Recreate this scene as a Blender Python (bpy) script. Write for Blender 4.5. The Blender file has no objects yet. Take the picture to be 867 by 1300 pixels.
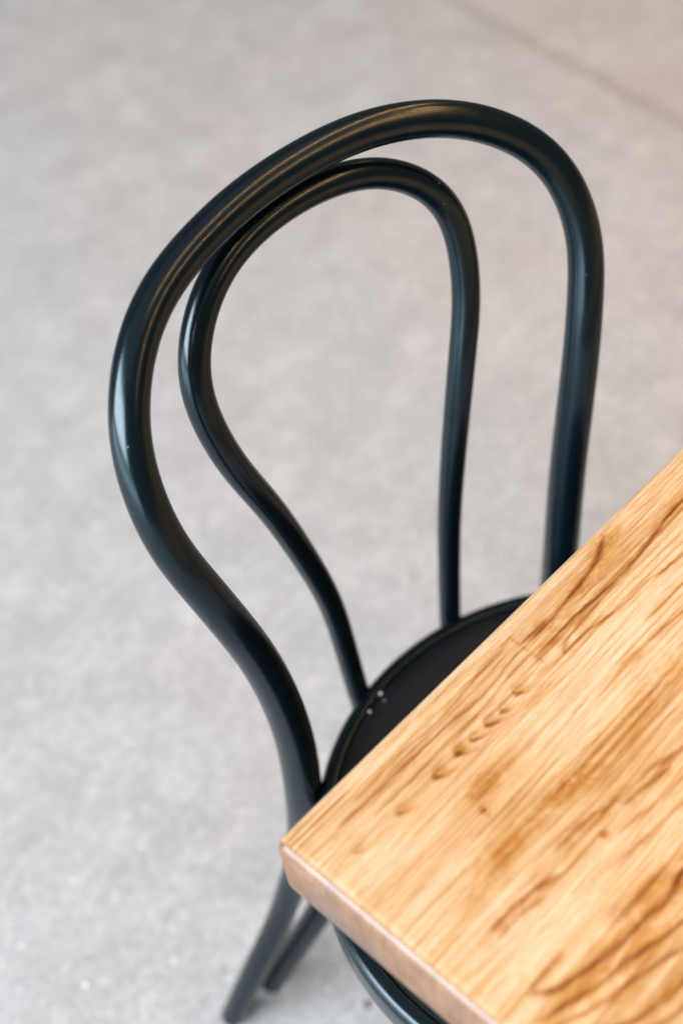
import bpy, bmesh, math, random
import numpy as np
from mathutils import Vector, Matrix, noise

S = bpy.context.scene
COL = S.collection
random.seed(7)

# ------------------------------------------------------------------ helpers
def link(o, parent=None):
    COL.objects.link(o)
    if parent is not None:
        o.parent = parent
    return o

def mesh_obj(name, verts, faces, mat, parent=None, smooth=True):
    me = bpy.data.meshes.new(name)
    me.from_pydata([tuple(v) for v in verts], [], [tuple(f) for f in faces])
    me.validate()
    me.update()
    bm = bmesh.new(); bm.from_mesh(me)
    bmesh.ops.recalc_face_normals(bm, faces=bm.faces)
    bm.to_mesh(me); bm.free()
    if smooth:
        me.polygons.foreach_set('use_smooth', [True] * len(me.polygons))
    me.materials.append(mat)
    o = bpy.data.objects.new(name, me)
    return link(o, parent)

def thing(name, label, cat, loc=(0, 0, 0), rz=0.0, group=None):
    o = bpy.data.objects.new(name, None)
    o.empty_display_size = 0.1
    o.location = loc
    o.rotation_euler = (0, 0, rz)
    o['label'] = label
    o['category'] = cat
    if group:
        o['group'] = group
    return link(o)

def catmull(ctrl, n=14):
    c = np.asarray(ctrl, float)
    c = np.vstack([2 * c[0] - c[1], c, 2 * c[-1] - c[-2]])
    out = []
    for i in range(1, len(c) - 2):
        t = np.linspace(0, 1, n, endpoint=False)[:, None]
        a, b, d, e = c[i - 1], c[i], c[i + 1], c[i + 2]
        out.append(.5 * ((2 * b) + (-a + d) * t + (2 * a - 5 * b + 4 * d - e) * t * t + (-a + 3 * b - 3 * d + e) * t ** 3))
    out.append(c[-2:-1])
    return np.vstack(out)

def resample(P, step):
    seg = np.linalg.norm(np.diff(P[:, :3], axis=0), axis=1)
    s = np.r_[0, np.cumsum(seg)]
    n = max(8, int(s[-1] / step))
    t = np.linspace(0, s[-1], n)
    return np.stack([np.interp(t, s, P[:, j]) for j in range(P.shape[1])], 1)

def soften(P, k):
    for _ in range(k):
        Q = P.copy()
        Q[1:-1] = .25 * P[:-2] + .5 * P[1:-1] + .25 * P[2:]
        P = Q
    return P

def tube(path4, nseg=40, cap=0.35, step=0.004, soft=60):
    """path4: rows x, y, z, radius. Swept round bar with softly rounded ends."""
    P = soften(resample(catmull(path4), step), soft)
    P = resample(P, step)
    X, R = P[:, :3], P[:, 3]
    T = np.gradient(X, axis=0)
    T /= np.linalg.norm(T, axis=1)[:, None]
    n0 = np.cross(T[0], [0.3, 1, 0.1]); n0 /= np.linalg.norm(n0)
    rings = []
    N = n0
    fr = []
    for i in range(len(X)):
        N = N - T[i] * (N @ T[i]); N /= np.linalg.norm(N)
        fr.append((N.copy(), np.cross(T[i], N)))
    ang = np.linspace(0, 2 * np.pi, nseg, endpoint=False)
    def ring(c, r, f):
        return [c + r * (math.cos(a) * f[0] + math.sin(a) * f[1]) for a in ang]
    capk = [(0.0, 0.45), (0.10, 0.72), (0.35, 0.92)]
    for k, (off, sc) in enumerate(capk):
        rings.append(ring(X[0] - T[0] * R[0] * cap * (1 - off / 0.6), R[0] * sc, fr[0]))
    for i in range(len(X)):
        rings.append(ring(X[i], R[i], fr[i]))
    for off, sc in reversed(capk):
        rings.append(ring(X[-1] + T[-1] * R[-1] * cap * (1 - off / 0.6), R[-1] * sc, fr[-1]))
    V = [v for r in rings for v in r]
    F = []
    for i in range(len(rings) - 1):
        for j in range(nseg):
            a = i * nseg + j; b = i * nseg + (j + 1) % nseg
            F.append((a, b, b + nseg, a + nseg))
    F.append(tuple(range(nseg - 1, -1, -1)))
    F.append(tuple(range((len(rings) - 1) * nseg, len(rings) * nseg)))
    return V, F

def lathe(profile, nseg=160, closed=False):
    V, F = [], []
    n = len(profile)
    for r, z in profile:
        for k in range(nseg):
            a = 2 * math.pi * k / nseg
            V.append((r * math.cos(a), r * math.sin(a), z))
    m = n if closed else n - 1
    for i in range(m):
        i2 = (i + 1) % n
        for k in range(nseg):
            k2 = (k + 1) % nseg
            F.append((i * nseg + k, i * nseg + k2, i2 * nseg + k2, i2 * nseg + k))
    return V, F

class NT:
    """small wrapper for building node materials"""
    def __init__(self, name):
        self.m = bpy.data.materials.new(name)
        self.m.use_nodes = True
        self.t = self.m.node_tree
        self.t.nodes.clear()
        self.out = self.n('ShaderNodeOutputMaterial')
        self.b = self.n('ShaderNodeBsdfPrincipled')
        self.l(self.b.outputs[0], self.out.inputs['Surface'])
    def n(self, kind, **kw):
        nd = self.t.nodes.new(kind)
        for k, v in kw.items():
            setattr(nd, k, v)
        return nd
    def l(self, a, b):
        self.t.links.new(a, b)
    def coord(self, scale=(1, 1, 1), rot=(0, 0, 0)):
        tc = self.n('ShaderNodeTexCoord')
        mp = self.n('ShaderNodeMapping')
        mp.inputs['Scale'].default_value = scale
        mp.inputs['Rotation'].default_value = rot
        self.l(tc.outputs['Object'], mp.inputs['Vector'])
        return mp.outputs[0]
    def noise(self, vec, scale, detail=4, rough=.55, dist=0.0):
        nz = self.n('ShaderNodeTexNoise')
        nz.inputs['Scale'].default_value = scale
        nz.inputs['Detail'].default_value = detail
        nz.inputs['Roughness'].default_value = rough
        nz.inputs['Distortion'].default_value = dist
        self.l(vec, nz.inputs['Vector'])
        return nz.outputs[0]
    def ramp(self, fac, stops, interp='LINEAR'):
        r = self.n('ShaderNodeValToRGB')
        r.color_ramp.interpolation = interp
        el = r.color_ramp.elements
        while len(el) < len(stops):
            el.new(0.5)
        for e, (p, c) in zip(el, stops):
            e.position = p
            e.color = (c[0], c[1], c[2], 1) if isinstance(c, (tuple, list)) else (c, c, c, 1)
        self.l(fac, r.inputs[0])
        return r.outputs[0]
    def mix(self, fac, a, b, mode='MIX'):
        m = self.n('ShaderNodeMix', data_type='RGBA', blend_type=mode)
        for sock, v in ((m.inputs[0], fac), (m.inputs[6], a), (m.inputs[7], b)):
            if hasattr(v, 'links') or hasattr(v, 'is_linked'):
                self.l(v, sock)
            elif isinstance(v, (int, float)):
                sock.default_value = v
            else:
                sock.default_value = (*v, 1)
        return m.outputs[2]
    def math(self, op, a, b=0.0, clamp=False):
        m = self.n('ShaderNodeMath', operation=op)
        m.use_clamp = clamp
        for sock, v in ((m.inputs[0], a), (m.inputs[1], b)):
            if isinstance(v, (int, float)):
                sock.default_value = v
            else:
                self.l(v, sock)
        return m.outputs[0]
    def bump(self, h, strength, dist=0.001, prev=None):
        b = self.n('ShaderNodeBump')
        b.inputs['Strength'].default_value = strength
        b.inputs['Distance'].default_value = dist
        self.l(h, b.inputs['Height'])
        if prev is not None:
            self.l(prev, b.inputs['Normal'])
        return b.outputs[0]

# ------------------------------------------------------------------ materials
def paint_material(name, base, rough):
    g = NT(name)
    v = g.coord()
    mott = g.noise(v, 38, 4, .6)
    fine = g.noise(v, 1500, 2, .6)
    scuff = g.noise(v, 230, 5, .7)
    col = g.ramp(mott, [(.3, tuple(c * .8 for c in base)), (.7, tuple(c * 1.2 for c in base))])
    vo = g.n('ShaderNodeTexVoronoi'); vo.inputs['Scale'].default_value = 75
    g.l(v, vo.inputs['Vector'])
    d1 = g.ramp(vo.outputs['Distance'], [(.035, 1.0), (.06, 0.0)])
    pick = g.ramp(g.noise(v, 21, 2, .5), [(.60, 0.0), (.66, 1.0)])
    dust = g.math('MULTIPLY', d1, pick)
    col = g.mix(dust, col, (.22, .26, .28))
    g.l(col, g.b.inputs['Base Color'])
    rr = g.ramp(scuff, [(.3, rough * .85), (.75, rough * 1.25)])
    g.l(rr, g.b.inputs['Roughness'])
    g.b.inputs['Specular Tint'].default_value = (.70, .89, 1.0, 1)
    g.b.inputs['Specular IOR Level'].default_value = .44
    n1 = g.bump(fine, .06, .0003)
    n2 = g.bump(g.noise(v, 70, 2, .5), .05, .0006, n1)
    g.l(n2, g.b.inputs['Normal'])
    return g.m

M_PAINT = paint_material('black_teal_lacquer', (.0010, .0042, .0066), .205)
M_SEAT = paint_material('black_seat_lacquer', (.0040, .0045, .0068), .36)

def wood_material():
    g = NT('varnished_pine_butcher_block')
    tc = g.n('ShaderNodeTexCoord')
    def mp(s, loc=(0, 0, 0)):
        m = g.n('ShaderNodeMapping'); m.inputs['Scale'].default_value = s; m.inputs['Location'].default_value = loc
        g.l(tc.outputs['Object'], m.inputs['Vector']); return m.outputs[0]
    at = g.n('ShaderNodeAttribute', attribute_name='grain')
    sep = g.n('ShaderNodeSeparateColor'); g.l(at.outputs['Color'], sep.inputs[0])
    line, blot, tone = sep.outputs
    broad = g.noise(mp((6.0, 26, 26)), 1.0, 5, .66, 1.0)
    streak = g.noise(mp((11, 430, 430)), 1.0, 4, .65, .3)
    streak2 = g.noise(mp((8, 190, 190), (3, 1, 0)), 1.0, 4, .62, .8)
    pores = g.noise(mp((90, 1900, 1900)), 1.0, 3, .7)
    cloud = g.noise(mp((38, 75, 75), (5, 5, 0)), 1.0, 6, .72, .6)
    def absorb(fac, col, k, rgb=(1.0, 1.85, 3.3)):
        st = [(x, tuple(math.exp(-k * x * c) for c in rgb)) for x in (0, .25, .5, .75, 1.0)]
        return g.mix(1.0, col, g.ramp(fac, st), 'MULTIPLY')
    col = g.ramp(broad, [(.33, (.600, .490, .365)), (.50, (.550, .425, .280)), (.62, (.505, .362, .208)), (.76, (.455, .290, .132))])
    patch = g.ramp(g.noise(mp((9, 40, 40), (7, 2, 0)), 1.0, 4, .6, .7), [(.38, .12), (.60, 1.0)])
    patch2 = g.ramp(g.noise(mp((14, 55, 55), (1, 9, 0)), 1.0, 4, .6, .7), [(.40, .15), (.60, 1.0)])
    rg = g.math('MULTIPLY', at.outputs['Alpha'], g.ramp(streak2, [(.34, .15), (.60, 1.0)]))
    col = absorb(g.math('MULTIPLY', rg, .8), col, .30)
    col = absorb(g.math('MULTIPLY', patch, g.ramp(streak2, [(.48, 0.0), (.70, 1.0)])), col, .30)
    col = absorb(g.math('MULTIPLY', patch2, g.ramp(streak, [(.47, 0.0), (.72, 1.0)])), col, .36)
    col = absorb(g.ramp(pores, [(.50, 0.0), (.72, 1.0)]), col, .36, (1.0, 1.6, 2.3))
    col = g.mix(g.ramp(streak, [(.24, .5), (.43, 0.0)]), col, (.615, .51, .39))
    bl = g.math('MULTIPLY', blot, g.ramp(cloud, [(.38, .18), (.56, 1.0)]))
    col = absorb(bl, col, .60, (1.0, 2.0, 4.2))
    ln = g.math('MULTIPLY', line, g.ramp(streak, [(.32, .30), (.62, 1.0)]))
    col = absorb(ln, col, 1.30, (1.0, 1.75, 2.6))
    # lighter and darker staves
    col = g.mix(1.0, col, g.ramp(tone, [(0.0, (.90, .88, .85)), (1.0, (1.06, 1.05, 1.03))]), 'MULTIPLY')
    # the sawn side faces show end grain
    sx = g.n('ShaderNodeSeparateXYZ'); g.l(tc.outputs['Normal'], sx.inputs[0])
    side = g.ramp(g.math('ABSOLUTE', sx.outputs[0]), [(.22, 0.0), (.5, 1.0)])
    eg = g.noise(mp((300, 60, 60)), 1.0, 3, .6)
    egc = g.ramp(eg, [(.3, (.215, .120, .070)), (.7, (.145, .075, .042))])
    lay = g.noise(mp((1, 150, 34), (2, 4, 1)), 1.0, 4, .65, .5)
    egc = g.mix(g.ramp(lay, [(.45, 0.0), (.68, .6)]), egc, (.105, .052, .026))
    side_blotch = g.noise(mp((12, 17, 26), (1.7, 0.35, 0)), 1.0, 3, .5)
    egc = g.mix(g.ramp(side_blotch, [(.53, 0.0), (.63, .6)]), egc, (.095, .075, .08))  # darker greyish blotches scattered over the side faces
    col = g.mix(side, col, egc)
    g.l(col, g.b.inputs['Base Color'])
    ro_ = g.ramp(g.noise(mp((30, 60, 60)), 1.0, 3, .6), [(.3, .24), (.7, .36)])
    sawn = g.ramp(g.math('ABSOLUTE', sx.outputs[0]), [(.90, 0.0), (.98, 1.0)])
    g.l(g.mix(sawn, ro_, (.62, .62, .62)), g.b.inputs['Roughness'])
    g.b.inputs['Specular IOR Level'].default_value = .5
    hb = g.bump(streak, .12, .0006)
    hb = g.bump(pores, .08, .0003, hb)
    g.l(hb, g.b.inputs['Normal'])
    return g.m
M_WOOD = wood_material()

def ground_material():
    g = NT('worn_grey_concrete')
    v = g.coord()
    big = g.noise(v, 1.6, 4, .55, .3)
    mid = g.noise(v, 7.5, 5, .62, .5)
    small = g.noise(v, 72, 6, .78)
    blotch = g.noise(v, 19, 4, .65, .4)
    grit = g.noise(v, 170, 4, .75)
    col = g.ramp(mid, [(.30, (.288, .308, .327)), (.50, (.336, .358, .380)), (.70, (.382, .405, .430))])
    col = g.mix(g.ramp(big, [(.42, 0.0), (.72, .55)]), col, (.355, .338, .338))
    col = g.mix(g.ramp(blotch, [(.36, .40), (.52, 0.0)]), col, (.27, .28, .29))
    col = g.mix(g.ramp(blotch, [(.54, 0.0), (.70, .35)]), col, (.48, .50, .515))
    col = g.mix(g.ramp(small, [(.36, .55), (.49, 0.0)]), col, (.235, .248, .258))
    col = g.mix(g.ramp(small, [(.51, 0.0), (.68, .45)]), col, (.53, .55, .565))
    col = g.mix(g.ramp(grit, [(.34, .75), (.48, 0.0)]), col, (.17, .175, .18))
    # pale stones and dark pits of the exposed aggregate
    for sc, thr, pk, c in ((52, .12, .60, (.80, .82, .84)), (85, .17, .60, (.82, .83, .84)), (60, .16, .62, (.10, .11, .12)), (150, .22, .57, (.72, .73, .74))):
        vo = g.n('ShaderNodeTexVoronoi'); vo.inputs['Scale'].default_value = sc
        g.l(v, vo.inputs['Vector'])
        sp = g.n('ShaderNodeSeparateColor'); g.l(vo.outputs['Color'], sp.inputs[0])
        dot = g.ramp(vo.outputs['Distance'], [(thr, 1.0), (thr + .12, 0.0)])
        pick = g.ramp(sp.outputs[0], [(.925, 0.0), (.95, .34)])
        col = g.mix(g.math('MULTIPLY', dot, pick), col, c)
    # saw-cut joint, straight line in the slab
    tc = g.n('ShaderNodeTexCoord')
    sx = g.n('ShaderNodeSeparateXYZ'); g.l(tc.outputs['Object'], sx.inputs[0])
    w = g.noise(v, 6, 3, .5)
    xx = g.math('SUBTRACT', sx.outputs[0], g.math('MULTIPLY', sx.outputs[1], .0843))
    xx = g.math('ADD', xx, 1.2575)
    xx = g.math('ADD', xx, g.math('MULTIPLY', g.math('SUBTRACT', w, .5), .012))
    d = g.math('ABSOLUTE', xx)
    jt = g.ramp(d, [(.0, .75), (.008, .5), (.022, 0.0)])
    jn = g.math('MULTIPLY', jt, g.ramp(g.noise(v, 3.3, 3, .6), [(.25, .45), (.6, 1.0)]))
    col = g.mix(jn, col, (.165, .16, .165))
    col = g.mix(g.math('MULTIPLY', g.ramp(d, [(.0, .3), (.18, 0.0)]), g.ramp(big, [(.40, 0.0), (.6, 1.0)])), col, (.34, .27, .24))
    g.l(col, g.b.inputs['Base Color'])
    g.b.inputs['Roughness'].default_value = .78
    nb = g.bump(grit, .35, .0015)
    nb = g.bump(small, .30, .003, nb)
    g.l(nb, g.b.inputs['Normal'])
    return g.m
M_GROUND = ground_material()

g = NT('dark_cast_iron')
g.l(g.ramp(g.noise(g.coord(), 60, 4, .6), [(.3, (.012, .013, .015)), (.7, (.022, .023, .026))]), g.b.inputs['Base Color'])
g.b.inputs['Roughness'].default_value = .5
M_IRON = g.m
g = NT('clear_water_bead')
g.l(g.ramp(g.noise(g.coord(), 300, 2, .5), [(.3, (.52, .48, .58)), (.7, (.72, .68, .78))]), g.b.inputs['Base Color'])
g.b.inputs['Roughness'].default_value = .25
M_CRUMB = g.m
g = NT('dim_grey_crumb')
g.l(g.ramp(g.noise(g.coord(), 300, 2, .5), [(.3, (.12, .12, .16)), (.7, (.20, .19, .24))]), g.b.inputs['Base Color'])
M_DIM = g.m
g = NT('white_stone_chip')
g.l(g.ramp(g.noise(g.coord(), 200, 3, .5), [(.3, (.80, .81, .82)), (.7, (.90, .90, .90))]), g.b.inputs['Base Color'])
M_CHIP = g.m

# ------------------------------------------------------------------ ground
gv = [(-14, -14, 0), (14, -14, 0), (14, 14, 0), (-14, 14, 0)]
ground = mesh_obj('concrete_ground', gv, [(0, 1, 2, 3)], M_GROUND, smooth=False)
ground['kind'] = 'structure'
ground['label'] = 'speckled light grey concrete with a straight saw cut joint'

# ------------------------------------------------------------------ chair
chair = thing('bentwood_chair', 'black bentwood bistro chair with looped back, pushed under the wooden table corner', 'chair')

OUT = [(0.1529, -0.1821, 0.5311), (0.1569, -0.1806, 0.6022), (0.1674, -0.1810, 0.6726), (0.1844, -0.1874, 0.7432),
       (0.1992, -0.2042, 0.8144), (0.1863, -0.2321, 0.8794), (0.1390, -0.2611, 0.9256), (0.0713, -0.2760, 0.9451),
       (-0.0015, -0.2806, 0.9508), (-0.0742, -0.2759, 0.9449), (-0.1416, -0.2581, 0.9214), (-0.1899, -0.2308, 0.8770),
       (-0.2007, -0.2051, 0.8173), (-0.1830, -0.1882, 0.7486), (-0.1668, -0.1812, 0.6778), (-0.1574, -0.1805, 0.6061),
       (-0.1537, -0.1821, 0.5335)]
LEG = [(0.2590, -0.2735, 0.010), (0.2495, -0.2676, 0.0381), (0.2228, -0.2520, 0.1132), (0.2045, -0.2430, 0.1575),
       (0.1865, -0.2335, 0.2070), (0.1740, -0.2250, 0.2550), (0.1610, -0.2120, 0.3150), (0.1565, -0.2010, 0.3750), (0.1545, -0.1890, 0.4450)]
def radius_out(z):
    return float(np.interp(z, [0, .15, .24, .30, .37, .46, .55, .71, .85, .95],
                           [.0130, .0130, .0131, .0138, .0148, .0160, .0156, .0146, .0133, .0129]))
path = LEG + OUT + [(-x, y, z) for x, y, z in reversed(LEG)]
V, F = tube([(x, y, z, radius_out(z)) for x, y, z in path], nseg=56, cap=.4, soft=45)
mesh_obj('back_frame', V, F, M_PAINT, chair)

INN = [(0.0545, -0.2275, 0.4360), (0.0569, -0.2277, 0.4650), (0.0604, -0.2284, 0.5276), (0.0661, -0.2290, 0.5951), (0.0799, -0.2312, 0.6618),
       (0.0968, -0.2364, 0.7283), (0.1173, -0.2462, 0.7948), (0.1175, -0.2621, 0.8607), (0.0725, -0.2786, 0.9096),
       (0.0008, -0.2840, 0.9229), (-0.0710, -0.2784, 0.9089), (-0.1179, -0.2627, 0.8630), (-0.1175, -0.2467, 0.7974),
       (-0.0970, -0.2366, 0.7307), (-0.0796, -0.2313, 0.6638), (-0.0670, -0.2290, 0.5960), (-0.0606, -0.2284, 0.5274),
       (-0.0560, -0.2276, 0.4650), (-0.0545, -0.2275, 0.4360)]
V, F = tube([(x, y, z, float(np.interp(z, [.44, .56, .70, .87, .93], [.0098, .0099, .0108, .0111, .0108]))) for x, y, z in INN], nseg=48, cap=.4, soft=45)
mesh_obj('inner_back_loop', V, F, M_PAINT, chair)

# seat rim: solid bent ring, rounded top roll
prof = []
R0, zt, zb = .2285, .4680, .4255
def arc(cx, cz, r, a0, a1, n):
    return [(cx + r * math.cos(math.radians(a0 + (a1 - a0) * i / n)), cz + r * math.sin(math.radians(a0 + (a1 - a0) * i / n))) for i in range(n + 1)]
prof += arc(R0 - .009, zt - .009, .009, 0, 90, 8)
prof += arc(R0 - .0125, zt - .002, .002, 90, 180, 4)
prof += [(R0 - .0150, zt - .0045), (R0 - .024, zb + .004), (R0 - .020, zb)]
prof += arc(R0 - .008, zb + .008, .008, -90, 0, 6)
V, F = lathe(prof, closed=True)
mesh_obj('seat_rim', V, F, M_PAINT, chair)
# seat panel: gently dished plywood sitting almost flush inside the rim
pr = [(0.0005, .4590), (.05, .4592), (.10, .4600), (.15, .4618), (.18, .4636), (.200, .4650), (.2120, .4658), (.2150, .4640), (.2110, .4600), (.2035, .4500), (.0005, .4480)]
V, F = lathe(pr, nseg=128)
mesh_obj('seat_panel', V, F, M_SEAT, chair)

for s in (1, -1):
    fl = [(s * .128, .128, .440), (s * .137, .140, .36), (s * .150, .158, .22), (s * .170, .180, .09), (s * .182, .195, .005)]
    V, F = tube([(x, y, z, float(np.interp(z, [0, .44], [.0118, .0165]))) for x, y, z in fl], nseg=32, soft=20)
    mesh_obj('leg', V, F, M_PAINT, chair)

# bent arch that braces the two rear feet and rises to the underside of the seat
half = [(.2060, -.2700, .020), (.2010, -.2660, .035), (.1926, -.2604, .055), (.1818, -.2539, .078), (.1663, -.2443, .113), (.1532, -.2337, .148),
        (.1300, -.2190, .205), (.0980, -.2000, .285), (.0640, -.1830, .365), (.0280, -.1720, .4120)]
arch_ = [(x, y, z, .0142) for x, y, z in half] + [(0, -.1690, .4200, .0142)] + [(-x, y, z, .0142) for x, y, z in reversed(half)]
V, F = tube(arch_, nseg=32, soft=30)
mesh_obj('arch_brace', V, F, M_PAINT, chair)

# ------------------------------------------------------------------ table
TC = Vector((0.2721, -0.0082, 0.755)); TYAW = 0.0835; TH = .0492
UL, VL = 1.10, .78                      # length along the grain, width
e1 = Vector((-math.cos(TYAW), -math.sin(TYAW), 0)); e2 = Vector((-math.sin(TYAW), math.cos(TYAW), 0))
table = thing('wooden_table', 'honey coloured wooden table with dark figured grain and rounded corner over the chair seat', 'table',
              (TC.x, TC.y, 0), TYAW + math.pi)

STROKES = [  # traced growth rings: (points (u, v), half width, strength)
    ([(.1989, .0165), (.2284, .0186), (.2559, .0157), (.281, .0125), (.3013, .0023)], .0011, .85),
    ([(.1978, .029), (.223, .0296), (.2431, .0278), (.2758, .0328), (.3242, .0272), (.3607, .0239), (.42, .022)], .0009, .75),
    ([(.2092, .0413), (.214, .0366), (.2352, .0339), (.2556, .0342)], .0009, .55),
    ([(.2092, .0413), (.2289, .0408), (.2568, .0468), (.2932, .0472), (.3193, .0526), (.40, .055)], .0008, .50),
    ([(.1985, .0073), (.1544, .0119), (.1178, .0134), (.0846, .0114), (.05, .012)], .0008, .45),
    ([(.1937, .0188), (.1469, .0229), (.1117, .0188), (.07, .019), (.03, .017)], .0009, .45),
    ([(.1945, .0245), (.1514, .0282), (.10, .0275), (.05, .028)], .0008, .40),
    ([(.19, .013), (.15, .0165), (.12, .0160), (.07, .0155)], .0007, .30),
    ([(.22, .1895), (.18, .1850), (.1365, .1795), (.1259, .1826), (.1155, .1836), (.1008, .1815), (.086, .1811), (.0698, .179), (.0561, .1752), (.0431, .1724), (.0329, .1677), (.0261, .1619)], .0013, .95),
    ([(.0261, .1619), (.0341, .1602), (.0418, .1607), (.056, .160)], .0010, .45),
    ([(.17, .202), (.14, .201), (.1097, .198), (.0957, .1943), (.0724, .188), (.0584, .186), (.0411, .1819), (.0291, .177), (.0162, .1729)], .0011, .80),
    ([(.17, .214), (.13, .211), (.0976, .2065), (.074, .1977), (.0499, .1938), (.0286, .1851), (.012, .180)], .0009, .65),
    ([(.15, .221), (.11, .2185), (.0842, .2157), (.0703, .2153), (.0539, .2122), (.036, .202), (.02, .195)], .0010, .70),
    ([(.12, .228), (.08, .226), (.05, .219), (.03, .209)], .0009, .6),
    ([(.0394, .1229), (.0607, .124), (.0791, .1279), (.0889, .1303)], .0012, .50),
    ([(.0394, .1290), (.058, .1300), (.075, .1335)], .0011, .32),
    ([(.100, .120), (.1246, .1213), (.1406, .1263), (.1553, .1289), (.1762, .129), (.199, .1361), (.25, .141)], .0012, .45),
    ([(.1471, .1316), (.162, .1342), (.185, .137)], .0011, .45),
    ([(.13, .1405), (.17, .1460), (.22, .150), (.28, .153)], .0008, .35),
    ([(.11, .150), (.15, .1545), (.20, .160), (.26, .165)], .0009, .35),
    ([(.0818, .1701), (.096, .1692), (.1086, .1711), (.13, .171)], .0020, .30),
    ([(.2600, .0640), (.31, .066), (.40, .067)], .0007, .35),
    ([(.2500, .0760), (.30, .079), (.40, .081)], .0008, .35),
    ([(.1971, .0040), (.1971, .0130), (.1966, .0250), (.1964, .0370)], .0007, .27),
    ([(.3300, .0790), (.3300, .0950)], .0006, .45),
    ([(.0910, .0735), (.0950, .0742)], .0013, .60),
    ([(.1225, .1345), (.1275, .1340)], .0013, .45),
]
VMARK = [(.1673, .0372, .75), (.1517, .0388, .65), (.1392, .0390, .95), (.1256, .0390, .9), (.1119, .0376, 1.0), (.0919, .0386, .85), (.0605, .0381, .50), (.0259, .0359, .32)]
BLOTS = [(.143, .1019, .016, .0065, 1.0), (.1173, .1009, .016, .0070, .80), (.0853, .0986, .020, .0070, .85), (.0592, .1043, .020, .008, .45),
         (.1073, .0642, .018, .0075, .70), (.1531, .1066, .016, .008, .45), (.190, .105, .022, .008, .50), (.235, .100, .03, .010, .40),
         (.3000, .0075, .012, .0050, .75), (.27, .018, .05, .006, .35), (.1092, .172, .018, .0040, .75), (.075, .1800, .05, .0050, .75), (.12, .188, .05, .005, .6), (.06, .196, .05, .010, .35),
         (.215, .026, .018, .006, .45), (.130, .126, .03, .004, .45), (.05, .127, .02, .004, .35), (.075, .213, .03, .006, .35)]

def seg_dist(U, Vv, pts):
    """distance to a smoothed polyline, and position along it 0..1"""
    P = soften(catmull(np.array([(a, b, 0) for a, b in pts]), 8), 22)[:, :2]
    best = np.full(U.shape, 9.); tt = np.zeros(U.shape)
    for i in range(len(P) - 1):
        a, b = P[i], P[i + 1]; d = b - a; L = d @ d + 1e-12
        t = np.clip(((U - a[0]) * d[0] + (Vv - a[1]) * d[1]) / L, 0, 1)
        e = np.hypot(U - a[0] - t * d[0], Vv - a[1] - t * d[1])
        m = e < best
        best[m] = e[m]; tt[m] = (i + t[m]) / (len(P) - 1)
    return best, tt

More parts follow.
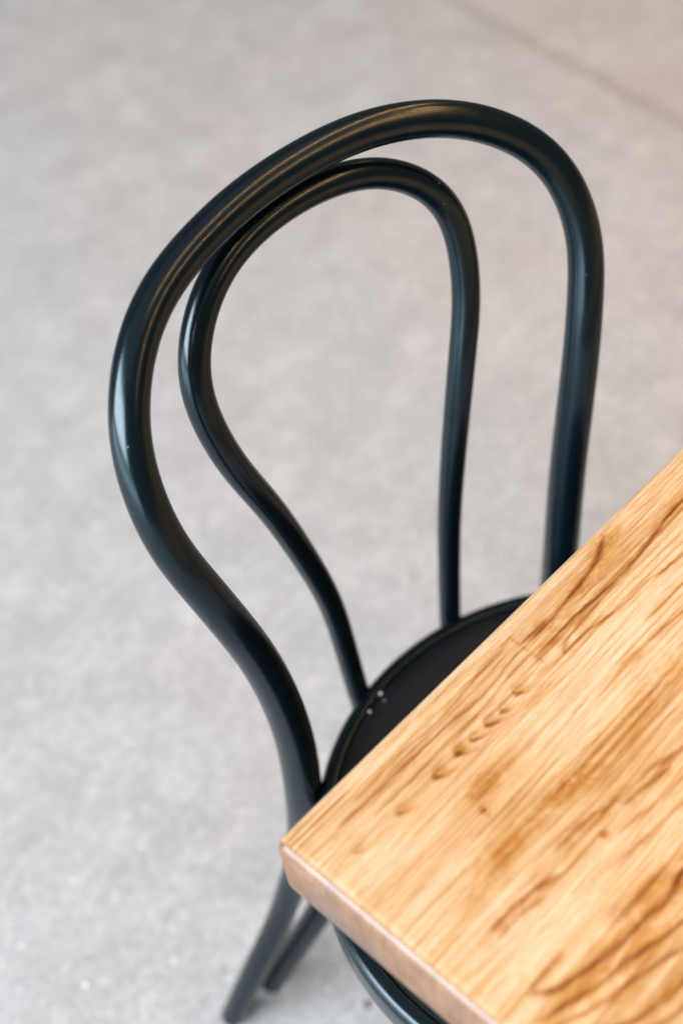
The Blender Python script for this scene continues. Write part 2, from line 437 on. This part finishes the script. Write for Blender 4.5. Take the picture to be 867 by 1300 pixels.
def tabletop():
    r = .0085
    us = np.unique(np.r_[np.arange(r - .0014, .46, .0014), np.linspace(.46, UL - r, 30)])
    vs = np.unique(np.r_[np.arange(r - .0067, .262, .0007), np.linspace(.262, VL - r, 30)])
    nu, nv = len(us), len(vs)
    UU, VV = np.meshgrid(us, vs, indexing='ij')
    U, Vv = UU.ravel(), VV.ravel()
    verts = [(u, -v, TC.z) for u, v in zip(U, Vv)]
    idx = np.arange(nu * nv).reshape(nu, nv)
    a, b, c, d = idx[:-1, :-1].ravel(), idx[1:, :-1].ravel(), idx[1:, 1:].ravel(), idx[:-1, 1:].ravel()
    faces = np.stack([a, d, c, b], 1).tolist()
    # rim: walk the border, rounding every edge and corner
    border = [(i, 0, (0, -1)) for i in range(nu)]
    per = []
    def side(pts, n):
        for p in pts:
            per.append((p, n))
    def corner(p, a0):
        for k in range(1, 6):
            t = math.radians(a0 + 90 * k / 6)
            per.append((p, (math.cos(t), math.sin(t))))
    side([idx[i, 0] for i in range(nu)], (0, -1)); corner(idx[-1, 0], -90)
    side([idx[-1, j] for j in range(nv)], (1, 0)); corner(idx[-1, -1], 0)
    side([idx[i, -1] for i in range(nu - 1, -1, -1)], (0, 1)); corner(idx[0, -1], 90)
    side([idx[0, j] for j in range(nv - 1, -1, -1)], (-1, 0)); corner(idx[0, 0], 180)
    prev = [int(p) for p, n in per]
    levels = []
    for k in range(1, 6):
        t = math.radians(90 * k / 5); levels.append((r * math.sin(t), -r + r * math.cos(t)))
    levels.append((r, -TH + .003)); levels.append((r - .003, -TH))
    uvs = [(U[i], Vv[i]) for i in prev]
    n = len(per)
    for off, dz in levels:
        cur = []
        for (p, nn), (u, v) in zip(per, uvs):
            verts.append((u + nn[0] * off, -(v + nn[1] * off), TC.z + dz)); cur.append(len(verts) - 1)
        for i in range(n):
            j = (i + 1) % n
            if prev[i] == prev[j]:
                faces.append((prev[i], cur[j], cur[i]))
            else:
                faces.append((prev[i], prev[j], cur[j], cur[i]))
        prev = cur
    faces.append(tuple(prev))
    # colour fields
    A = np.array(verts); U, Vv = A[:, 0], -A[:, 1]
    near = (U < .47) & (Vv < .27)
    line = np.zeros(len(A)); blot = np.zeros(len(A)); tone = np.full(len(A), .5)
    rng = np.random.RandomState(5)
    Un, Vn = U[near].copy(), Vv[near]
    wob = .0004 * np.sin(Un * 110 + Vn * 300) + .00015 * np.sin(Un * 430 + 1.3)
    L = np.zeros(Un.shape); H = np.zeros(Un.shape)
    for pts, w, st in STROKES:
        d, t = seg_dist(Un, Vn + wob, pts)
        fade = np.clip(np.minimum(t, 1 - t) * 7, 0, 1) ** .6
        ww = 1.2 * w * (.75 + .5 * np.abs(np.sin(t * 9 + w * 9e3)))
        L = np.maximum(L, st * (.35 + .65 * fade) * np.exp(-(d / ww) ** 2))
        H = np.maximum(H, .62 * st * fade * np.exp(-(d / (ww * 3.4)) ** 2))
    for uk, vc, st in VMARK:
        q = np.random.RandomState(int(uk * 1e4))
        dv = Vn - vc
        sl, sz = q.uniform(.2, 1.1), q.uniform(.75, 1.35)
        du = Un - (uk + q.uniform(150, 260) * dv ** 2 + sl * dv)
        arm = np.exp(-(np.abs(dv) / (np.where(dv > 0, .0042, .0060) * sz)) ** 1.8)
        tip = np.exp(-((dv - .001) / .0022) ** 2)
        L = np.maximum(L, st * arm * (.55 + .45 * tip) * np.exp(-(du / (.0012 + .0012 * tip * sz)) ** 2))
        tail = np.exp(-((dv + .0035 * sz - .06 * (Un - uk)) / .0011) ** 2) * np.clip((Un - uk) / .003, 0, 1) * np.exp(-np.clip(Un - uk, 0, 1) / (.012 * sz))
        L = np.maximum(L, .5 * st * tail)
        H = np.maximum(H, .7 * st * np.exp(-(np.abs(dv) / .0050) ** 2 - ((du - .003) / .0050) ** 2))
    line[near] = L
    B = np.zeros(Un.shape)
    for u, v, su, sv, st in BLOTS:
        B = 1 - (1 - B) * (1 - st * np.exp(-((Un - u) / su) ** 2 - ((Vn - v) / sv) ** 2))
    blot[near] = 1 - (1 - B) * (1 - H)
    # growth rings: bands along the grain, bent by slow warps, different in every stave
    ring = np.zeros(len(A))
    def warp(x, y, seed):
        q = np.random.RandomState(seed); o = np.zeros(x.shape)
        for k in range(7):
            fu, fv = q.uniform(3, 26), q.uniform(8, 90)
            o += np.sin(fu * x + fv * y + q.uniform(0, 6.28)) / (1 + fu * .12)
        return o
    ev = [-.01, .0365, .088, .1395, .196, .25, .8]
    Rg = np.zeros(Un.shape)
    for k in range(len(ev) - 1):
        m = (Vn >= ev[k]) & (Vn < ev[k + 1])
        x, y = Un[m], Vn[m]
        per = [.0042, .0052, .0060, .0047, .0056, .0050][k]
        ph = (y - ev[k] + .0035 * warp(x, y, 30 + k)) / per
        f = ph - np.floor(ph)
        line_ = np.exp(-((f - .8) / .13) ** 2) + .35 * np.clip((f - .2) / .6, 0, 1) * (f < .8)
        amp = .40 + .60 * warp(x * 1.3, y * .5, 60 + k)
        Rg[m] = line_ * np.clip(amp, .05, 1)
    ring[near] = Rg
    # staves: strips of slightly different tone, end joints staggered
    edges = [0, .0365, .088, .1395, .196, .25, .31, .37, .43, .49, .55, .61, .67, .73, .8]
    rs = np.random.RandomState(11)
    for k in range(len(edges) - 1):
        m = (Vv >= edges[k]) & (Vv < edges[k + 1])
        cuts = np.r_[-.1, (.1968 if k == 0 else .33 if k == 1 else rs.uniform(.4, .7)), 9]
        for c in range(2):
            mm = m & (U >= cuts[c]) & (U < cuts[c + 1])
            tone[mm] = rs.uniform(.25, .85)
    me = bpy.data.meshes.new('tabletop')
    me.from_pydata(verts, [], faces)
    me.update()
    bm = bmesh.new(); bm.from_mesh(me); bmesh.ops.recalc_face_normals(bm, faces=bm.faces); bm.to_mesh(me); bm.free()
    ca = me.color_attributes.new('grain', 'FLOAT_COLOR', 'POINT')
    ca.data.foreach_set('color', np.stack([line, blot, tone, ring], 1).astype(np.float32).ravel())
    me.polygons.foreach_set('use_smooth', [True] * len(me.polygons))
    me.materials.append(M_WOOD)
    return link(bpy.data.objects.new('tabletop', me), table)
tabletop()

def local_lathe(name, prof, cx, cy, mat, parent, n=64):
    V, F = lathe(prof, nseg=n)
    return mesh_obj(name, [(x + cx, y + cy, z) for x, y, z in V], F, mat, parent)
CX, CY = UL / 2, -VL / 2
zt_ = TC.z - TH
local_lathe('pedestal_column', [(.0005, .02), (.045, .02), (.040, .05), (.036, .09), (.034, .60), (.042, zt_ - .012), (.042, zt_ - .006), (.0005, zt_ - .006)], CX, CY, M_IRON, table)
local_lathe('pedestal_base', [(.0005, 0), (.215, 0), (.220, .004), (.218, .012), (.10, .022), (.05, .030), (.0005, .030)], CX, CY, M_IRON, table)
V, F = lathe([(.0005, zt_ - .006), (.12, zt_ - .006), (.12, zt_), (.0005, zt_)], nseg=32)
mesh_obj('mounting_plate', [(x + CX, y + CY, z) for x, y, z in V], F, M_IRON, table)

# ------------------------------------------------------------------ small specks
def bead(name, label, cat, loc, r, mat, flat=.7, jag=0.0, group=None):
    bm = bmesh.new()
    bmesh.ops.create_icosphere(bm, subdivisions=3, radius=r)
    for v in bm.verts:
        k = 1 + jag * noise.noise(v.co * (1.6 / r) + Vector(loc) * 40)
        v.co = Vector((v.co.x * k, v.co.y * k * .85, v.co.z * flat * k))
        if v.co.z < -r * flat * .45:
            v.co.z = -r * flat * .45
    me = bpy.data.meshes.new(name); bm.to_mesh(me); bm.free()
    me.polygons.foreach_set('use_smooth', [True] * len(me.polygons))
    me.materials.append(mat)
    o = link(bpy.data.objects.new(name, me))
    o.location = (loc[0], loc[1], loc[2] + r * flat * .43)
    o['label'] = label; o['category'] = cat
    if group:
        o['group'] = group
    return o
ZR = .4656
bead('crumb', 'brightest pale crumb on the black seat rim near the inner loop foot', 'crumb', (.0465, -.2080, ZR), .0016, M_CRUMB, jag=.3, group='crumbs on the seat rim')
bead('crumb', 'pale crumb on the seat rim nearest the table corner, lowest of the four', 'crumb', (.0655, -.2010, ZR), .0013, M_CRUMB, jag=.3, group='crumbs on the seat rim')
bead('crumb', 'dim grey crumb on the seat rim, topmost and farthest from the table corner', 'crumb', (.0285, -.2140, ZR), .0012, M_DIM, jag=.3, group='crumbs on the seat rim')
bead('crumb', 'dim grey crumb just below the brightest crumb on the seat rim', 'crumb', (.0490, -.2005, ZR), .0012, M_DIM, jag=.3, group='crumbs on the seat rim')
bead('stone_chip', 'small white stone chip lying on the grey concrete left of the chair foot', 'stone', (.3553, -.4206, 0), .0027, M_CHIP, .5, .5)
bead('dirt_clump', 'small dark clump of dirt on the concrete beneath the seat edge', 'dirt', (.1465, -.1852, 0), .0045, M_DIM, .35, .8)

# ------------------------------------------------------------------ camera
cd = bpy.data.cameras.new('camera'); cam = bpy.data.objects.new('camera', cd); link(cam)
yaw, pit, rol = 3.73918041, 0.83667886, -0.16789589
fwd = Vector((math.sin(yaw) * math.cos(pit), math.cos(yaw) * math.cos(pit), -math.sin(pit)))
rt = Vector((math.cos(yaw), -math.sin(yaw), 0)); up = rt.cross(fwd)
r2 = math.cos(rol) * rt + math.sin(rol) * up; u2 = -math.sin(rol) * rt + math.cos(rol) * up
cam.matrix_world = Matrix.Translation((0.44450407, 0.36382162, 1.47788221)) @ Matrix((r2, u2, -fwd)).transposed().to_4x4()
cd.sensor_fit = 'VERTICAL'; cd.sensor_height = 36; cd.sensor_width = 24
cd.lens = 1785.03 / 1300 * 36
cd.clip_start = .05; cd.clip_end = 200
cd.dof.use_dof = True
cd.dof.focus_distance = .945
cd.dof.aperture_fstop = cd.lens / 16.5
cd.dof.aperture_blades = 0
S.camera = cam

# ------------------------------------------------------------------ light
w = bpy.data.worlds.new('World'); S.world = w; w.use_nodes = True
bg = w.node_tree.nodes['Background']
bg.inputs[0].default_value = (.95, 1.0, 1.0, 1); bg.inputs[1].default_value = .15

def area(name, loc, target, sx, sy, power, color):
    l = bpy.data.lights.new(name, 'AREA'); l.shape = 'RECTANGLE'; l.size = sx; l.size_y = sy
    l.energy = power; l.color = color
    o = bpy.data.objects.new(name, l); link(o); o.location = loc
    d = Vector(target) - Vector(loc)
    o.rotation_euler = d.to_track_quat('-Z', 'Y').to_euler()
    return o
area('window_light', (5.6, -.5, 3.8), (0, -.3, .6), 6.4, 3.2, 1360, (.94, .97, 1.0))
area('lower_window_light', (5.6, -.5, .75), (0, -.3, .75), 8.4, 1.2, 200, (.70, .90, 1.0))

area('overhead_fill', (-.4, .3, 4.6), (-.4, .3, 0), 5.0, 5.0, 26, (1.0, .93, .86))  # added soft fill from above, brightens upward faces against the table's side

def strip(name, a, b, width, power):
    a, b = Vector(a), Vector(b)
    o = area(name, (a + b) / 2, (a + b) / 2 - Vector((0, 0, 1)), (b - a).length, width, power, (1.0, .50, .17))
    x = (b - a).normalized()
    y = Vector((0, 0, 1)).cross(x).normalized()
    o.rotation_euler = Matrix((x, y, x.cross(y))).transposed().to_euler()
    return o
# two warm strip lamps under the ceiling, one along the room and one across it
strip('warm_strip_lamp', (-2.5, -.3, 2.9), (-.9, 4.3, 2.9), .034, 92)
strip('warm_strip_lamp', (-3.6, -1.9, 2.9), (.1, .9, 2.9), .03, 40)

S.view_settings.view_transform = 'Standard'
S.view_settings.look = 'None'
S.view_settings.exposure = 0
S.view_settings.gamma = 1
S.render.engine = 'CYCLES'
